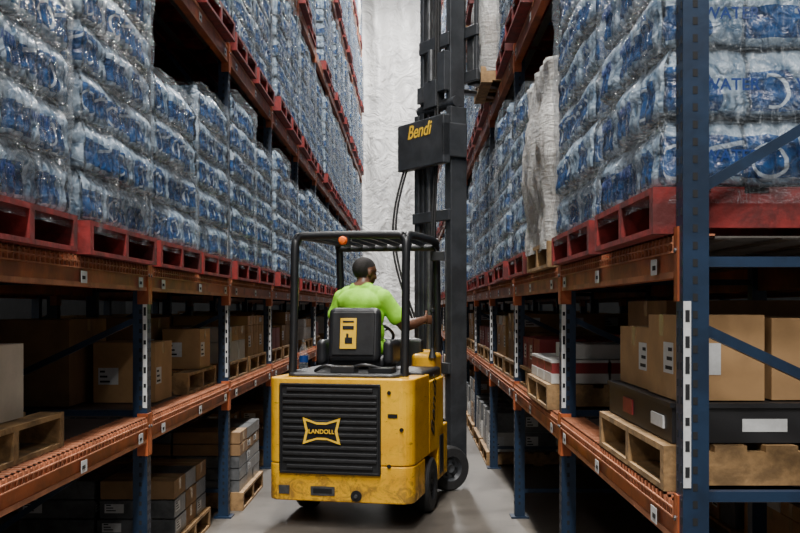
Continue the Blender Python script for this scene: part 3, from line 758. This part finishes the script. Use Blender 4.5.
# ------------------------------------------------------------ driver (truck-local coordinates)
def build_driver():
    D=empty('forklift_driver',TR_LOC,YAW)
    bm=bmesh.new(); segs=[]
    def ell(c,r,mx=None):
        m=Matrix.Translation(Vector(c))@(mx.to_4x4() if mx else Matrix.Identity(4))@Matrix.Diagonal((*r,1))
        bmesh.ops.create_icosphere(bm,subdivisions=4,radius=1,matrix=m)
    def cap(p0,p1,r0,r1,tag):
        p0=Vector(p0);p1=Vector(p1);d=p1-p0
        for p,r in ((p0,r0),(p1,r1)): bmesh.ops.create_icosphere(bm,subdivisions=3,radius=r,matrix=Matrix.Translation(p))
        q=d.to_track_quat('Z','Y').to_matrix().to_4x4()
        bmesh.ops.create_cone(bm,cap_ends=True,segments=24,radius1=r0,radius2=r1,depth=d.length,matrix=Matrix.Translation((p0+p1)/2)@q)
        segs.append((p0,p1,tag))
    tw=Matrix.Rotation(rad(-18),3,'Z')
    pel=Vector((-.10,.90,1.26)); lean=Vector((-.005,.06,0))
    def tp(x,y,z): return pel+tw@Vector((x,y,0))+Vector((0,0,z))+lean*(z/.5)
    ell(tp(0,0,0),(.195,.145,.13),tw); ell(tp(0,.02,.12),(.185,.145,.15),tw)
    ell(tp(0,.0,.26),(.195,.135,.17),tw); ell(tp(0,-.02,.37),(.215,.125,.12),tw)
    cap(tp(-.13,0,.42),tp(.13,0,.42),.082,.082,'shirt'); cap(tp(-.05,-.015,.47),tp(.05,-.015,.47),.062,.062,'shirt')
    segs.append((tp(0,0,0),tp(0,0,.44),'shirt'))
    neck0=tp(0,.0,.475); head=tp(-.01,.045,.615)
    cap(neck0,head-Vector((0,0,.05)),.064,.060,'skin')
    shR=tp(.195,.0,.40); shL=tp(-.195,.0,.40)
    elR=Vector((.235,.99,1.43)); wrR=HAND+Vector((-.055,-.075,-.015))
    elL=Vector((-.38,1.05,1.45)); wrL=Vector((-.27,1.26,1.44))
    for s,e_,w,in ((shR,elR,wrR),(shL,elL,wrL)):
        mid=s.lerp(e_,.62)
        cap(s,mid,.074,.066,'shirt'); cap(mid,e_,.052,.045,'skin')
        cap(e_,e_.lerp(w,.35),.045,.047,'skin'); cap(e_.lerp(w,.35),w,.047,.029,'skin')
    for s,e_ in ((shR,elR),(shL,elL)):
        a=s.lerp(e_,.45); c_=s.lerp(e_,.64); cap(a,c_,.070,.074,'shirt')
    for s_ in (-1,1):
        hip=Vector((-.10+s_*.09,.93,1.27)); kn=Vector((-.10+s_*.13,1.32,1.25)); an=Vector((-.10+s_*.12,1.38,.76))
        cap(hip,kn,.095,.062,'pants'); cap(kn,an,.060,.042,'pants')
        cap(an+Vector((0,-.03,-.06)),an+Vector((0,.11,-.075)),.042,.035,'shoe')
    hy=Matrix.Rotation(rad(-42),3,'Z')@Matrix.Rotation(rad(-8),3,'X')
    H=lambda x,y,z: head+hy@Vector((x,y,z))
    ell(H(0,-.012,.025),(.082,.103,.097),hy); ell(H(0,.028,-.035),(.065,.069,.078),hy)
    ell(H(0,.055,-.082),(.032,.03,.026),hy)
    ell(H(0,.098,-.012),(.013,.020,.028),hy); ell(H(0,.108,-.032),(.018,.014,.012),hy)
    ell(H(0,.078,.028),(.055,.018,.012),hy)
    ell(H(0,.088,-.062),(.026,.012,.007),hy); ell(H(0,.086,-.075),(.022,.012,.008),hy)
    for s_ in (-1,1):
        ell(H(s_*.083,-.005,-.008),(.010,.019,.031),hy); ell(H(s_*.035,.07,-.03),(.022,.02,.02),hy)
    segs.append((H(0,-.02,-.05),H(0,.05,.05),'head'))
    def hand(w,fwd,pal,side,curl,tag='skin'):
        fwd=fwd.normalized(); side=(side-fwd*side.dot(fwd)).normalized(); pal=fwd.cross(side)*(1 if fwd.cross(side).dot(pal)>0 else -1)
        R=Matrix((side,fwd,pal)).transposed()
        ell(w+fwd*.045,(.040,.050,.015),R); segs.append((w,w+fwd*.09,tag))
        for i,(off,ln) in enumerate(((-.030,.62),(-.010,.72),(.011,.68),(.031,.52))):
            p=w+fwd*.082+side*off; a=0
            for L,c_ in ((.045,curl[0]),(.03,curl[1]),(.022,curl[2])):
                a+=c_; dirv=fwd*math.cos(a)+pal*math.sin(a); q=p+dirv*L*ln/.65
                cap(p,q,.0095,.0082,tag); p=q
        p=w+fwd*.02-side*.032; 
        for L,dv in ((.035,(-side*.8+fwd*.5+pal*.4)),(.028,(-side*.3+fwd*.7+pal*.7)),(.022,(fwd*.4+pal*.9))):
            q=p+dv.normalized()*L; cap(p,q,.0115,.010,tag); p=q
    f=(HAND-wrR); f.z=0; f.normalize(); sideR=Vector((0,0,-1))
    hand(wrR,f,Vector((-1,.6,0)),sideR,(rad(55),rad(60),rad(40)))
    hand(wrL,Vector((.35,.9,.1)),Vector((.4,0,-1)),Vector((1,-.3,0))*-1,(rad(45),rad(60),rad(40)))
    me=bpy.data.meshes.new('body'); bm.to_mesh(me); bm.free()
    o=bpy.data.objects.new('body_tmp',me); COL.objects.link(o)
    r=o.modifiers.new('r','REMESH'); r.mode='VOXEL'; r.voxel_size=.0062; r.use_smooth_shade=True
    s=o.modifiers.new('s','SMOOTH'); s.iterations=4; s.factor=.5
    dg=bpy.context.evaluated_depsgraph_get(); dg.update()
    m2=bpy.data.meshes.new_from_object(o.evaluated_get(dg)); bpy.data.objects.remove(o)
    m2.materials.clear()
    order=['shirt','skin','pants','shoe','hair','lip']
    for k in order: m2.materials.append(M[k])
    waist=pel.z+.02; hyi=hy.transposed()
    cache=[(a,b_,(b_-a),max((b_-a).length_squared,1e-9),t_) for a,b_,t_ in segs]
    for p in m2.polygons:
        c=p.center; best=None;bd=9
        for a,b_,d_,l2,t_ in cache:
            t=max(0,min(1,(c-a).dot(d_)/l2)); dd=(c-a-d_*t).length
            if t_=='shirt' and (a-b_).length>.3: dd-=.10
            if t_=='shirt' and dd>0: dd-=.012
            if dd<bd: bd=dd;best=t_
        tag=best
        if c.z>neck0.z+.05: 
            l=hyi@(c-head); tag='skin'
            if (l.z>.035+max(0,l.y)*.45 and l.y<.085) or (l.y<-.02 and l.z>-.055): tag='hair'
            if abs(l.x)>.080 and l.z<.03: tag='skin'
            if l.y>.085 and -.084<l.z<-.056 and abs(l.x)<.026: tag='lip'
        elif c.z>neck0.z+.025 and (Vector((c.x,c.y,0))-Vector((neck0.x,neck0.y,0))).length<.075: tag='skin'
        elif best=='skin' and c.z>neck0.z-.03 and (Vector((c.x,c.y,0))-Vector((neck0.x,neck0.y,0))).length<.1: tag='shirt'
        if best=='pants' and c.z>waist+.0 and c.y<1.02: tag='shirt'
        if tag=='head': tag='skin'
        p.material_index=order.index(tag); p.use_smooth=True
    body=bpy.data.objects.new('body',m2); COL.objects.link(body); body.parent=D
    b=MB()
    for s_ in (-1,1):
        c=H(s_*.03,.082,.006)
        b.lathe(c,(hy@Vector((0,1,0))),[(.012,-.004),(.010,.004),(.001,.007)],'eye',16)
        b.lathe(c+hy@Vector((0,.006,0)),(hy@Vector((0,1,0))),[(.005,0),(.001,.002)],'hair',12)
    b.obj('eyes',D)
    b=MB()
    for s_ in (-1,1):
        ring=[H(s_*.032+.024*math.cos(a),.104,.004+.016*math.sin(a)) for a in [2*math.pi*i/20 for i in range(21)]]
        b.tube(ring,.002,'black',6); b.tube([H(s_*.056,.104,.008),H(s_*.084,.06,.010),H(s_*.090,-.005,.008)],.0022,'black',6)
    b.tube([H(-.009,.106,.006),H(.009,.106,.006)],.002,'black',6); b.obj('glasses',D)
build_driver()

# ------------------------------------------------------------ lights
t=NT('lamp_diffuser'); e_=t.n('ShaderNodeEmission'); e_.inputs[0].default_value=(1,.97,.92,1); e_.inputs[1].default_value=6; t.l(e_.outputs[0],t.out.inputs['Surface']); M['lampglow']=t.m
def lamp(x,y,p,z=11.2,sx=.5,sy=2.0,col=(1.0,.965,.92)):
    b=MB(); b.box(-sx/2,sx/2,-sy/2,sy/2,0.02,.10,'steel'); b.box(-sx/2+.03,sx/2-.03,-sy/2+.03,sy/2-.03,.0,.02,'lampglow')
    for yy in (-sy/2+.1,sy/2-.1): b.cyl((0,yy,.10),(0,yy,ZC-z),.008,'steel',8)
    o=b.obj('high_bay_lamp'); o.location=(x,y,z)
    l=bpy.data.lights.new('lamp_light','AREA'); l.shape='RECTANGLE'; l.size=sx; l.size_y=sy; l.energy=p; l.color=col
    lo=bpy.data.objects.new('lamp_light',l); COL.objects.link(lo); lo.parent=o; lo.location=(0,0,-.02)
for y,p in ((2,960),(5.5,880),(9,660),(12.5,640),(16,640),(19.5,620),(23,700),(26,900)): lamp(-.28,y,p)
lamp(-.3,-1.5,1000,z=9.0); lamp(-.3,-5.0,480,z=8.5)  # unseen lamps behind the camera, added to light load fronts and forklift rear
for x in (-4.2,4.0): lamp(x,-3,220,z=8.5)  # added unseen pair over the cross aisle, more light from behind the camera
for y in (6,14,22):
    for x in (-5.6,5.2): lamp(x,y,90)  # unseen side-aisle lamps, added for a dim backlight
w=bpy.data.worlds.new('world'); scene.world=w; w.use_nodes=True
w.node_tree.nodes['Background'].inputs[0].default_value=(.5,.6,.75,1); w.node_tree.nodes['Background'].inputs[1].default_value=.02

# ------------------------------------------------------------ camera
cam=bpy.data.cameras.new('camera'); cam.lens=45; cam.sensor_width=36; cam.shift_x=-.0125; cam.shift_y=.052; cam.clip_end=200
co_=bpy.data.objects.new('camera',cam); COL.objects.link(co_); co_.location=(0,0,1.58); co_.rotation_euler=(rad(90),0,0)
scene.camera=co_
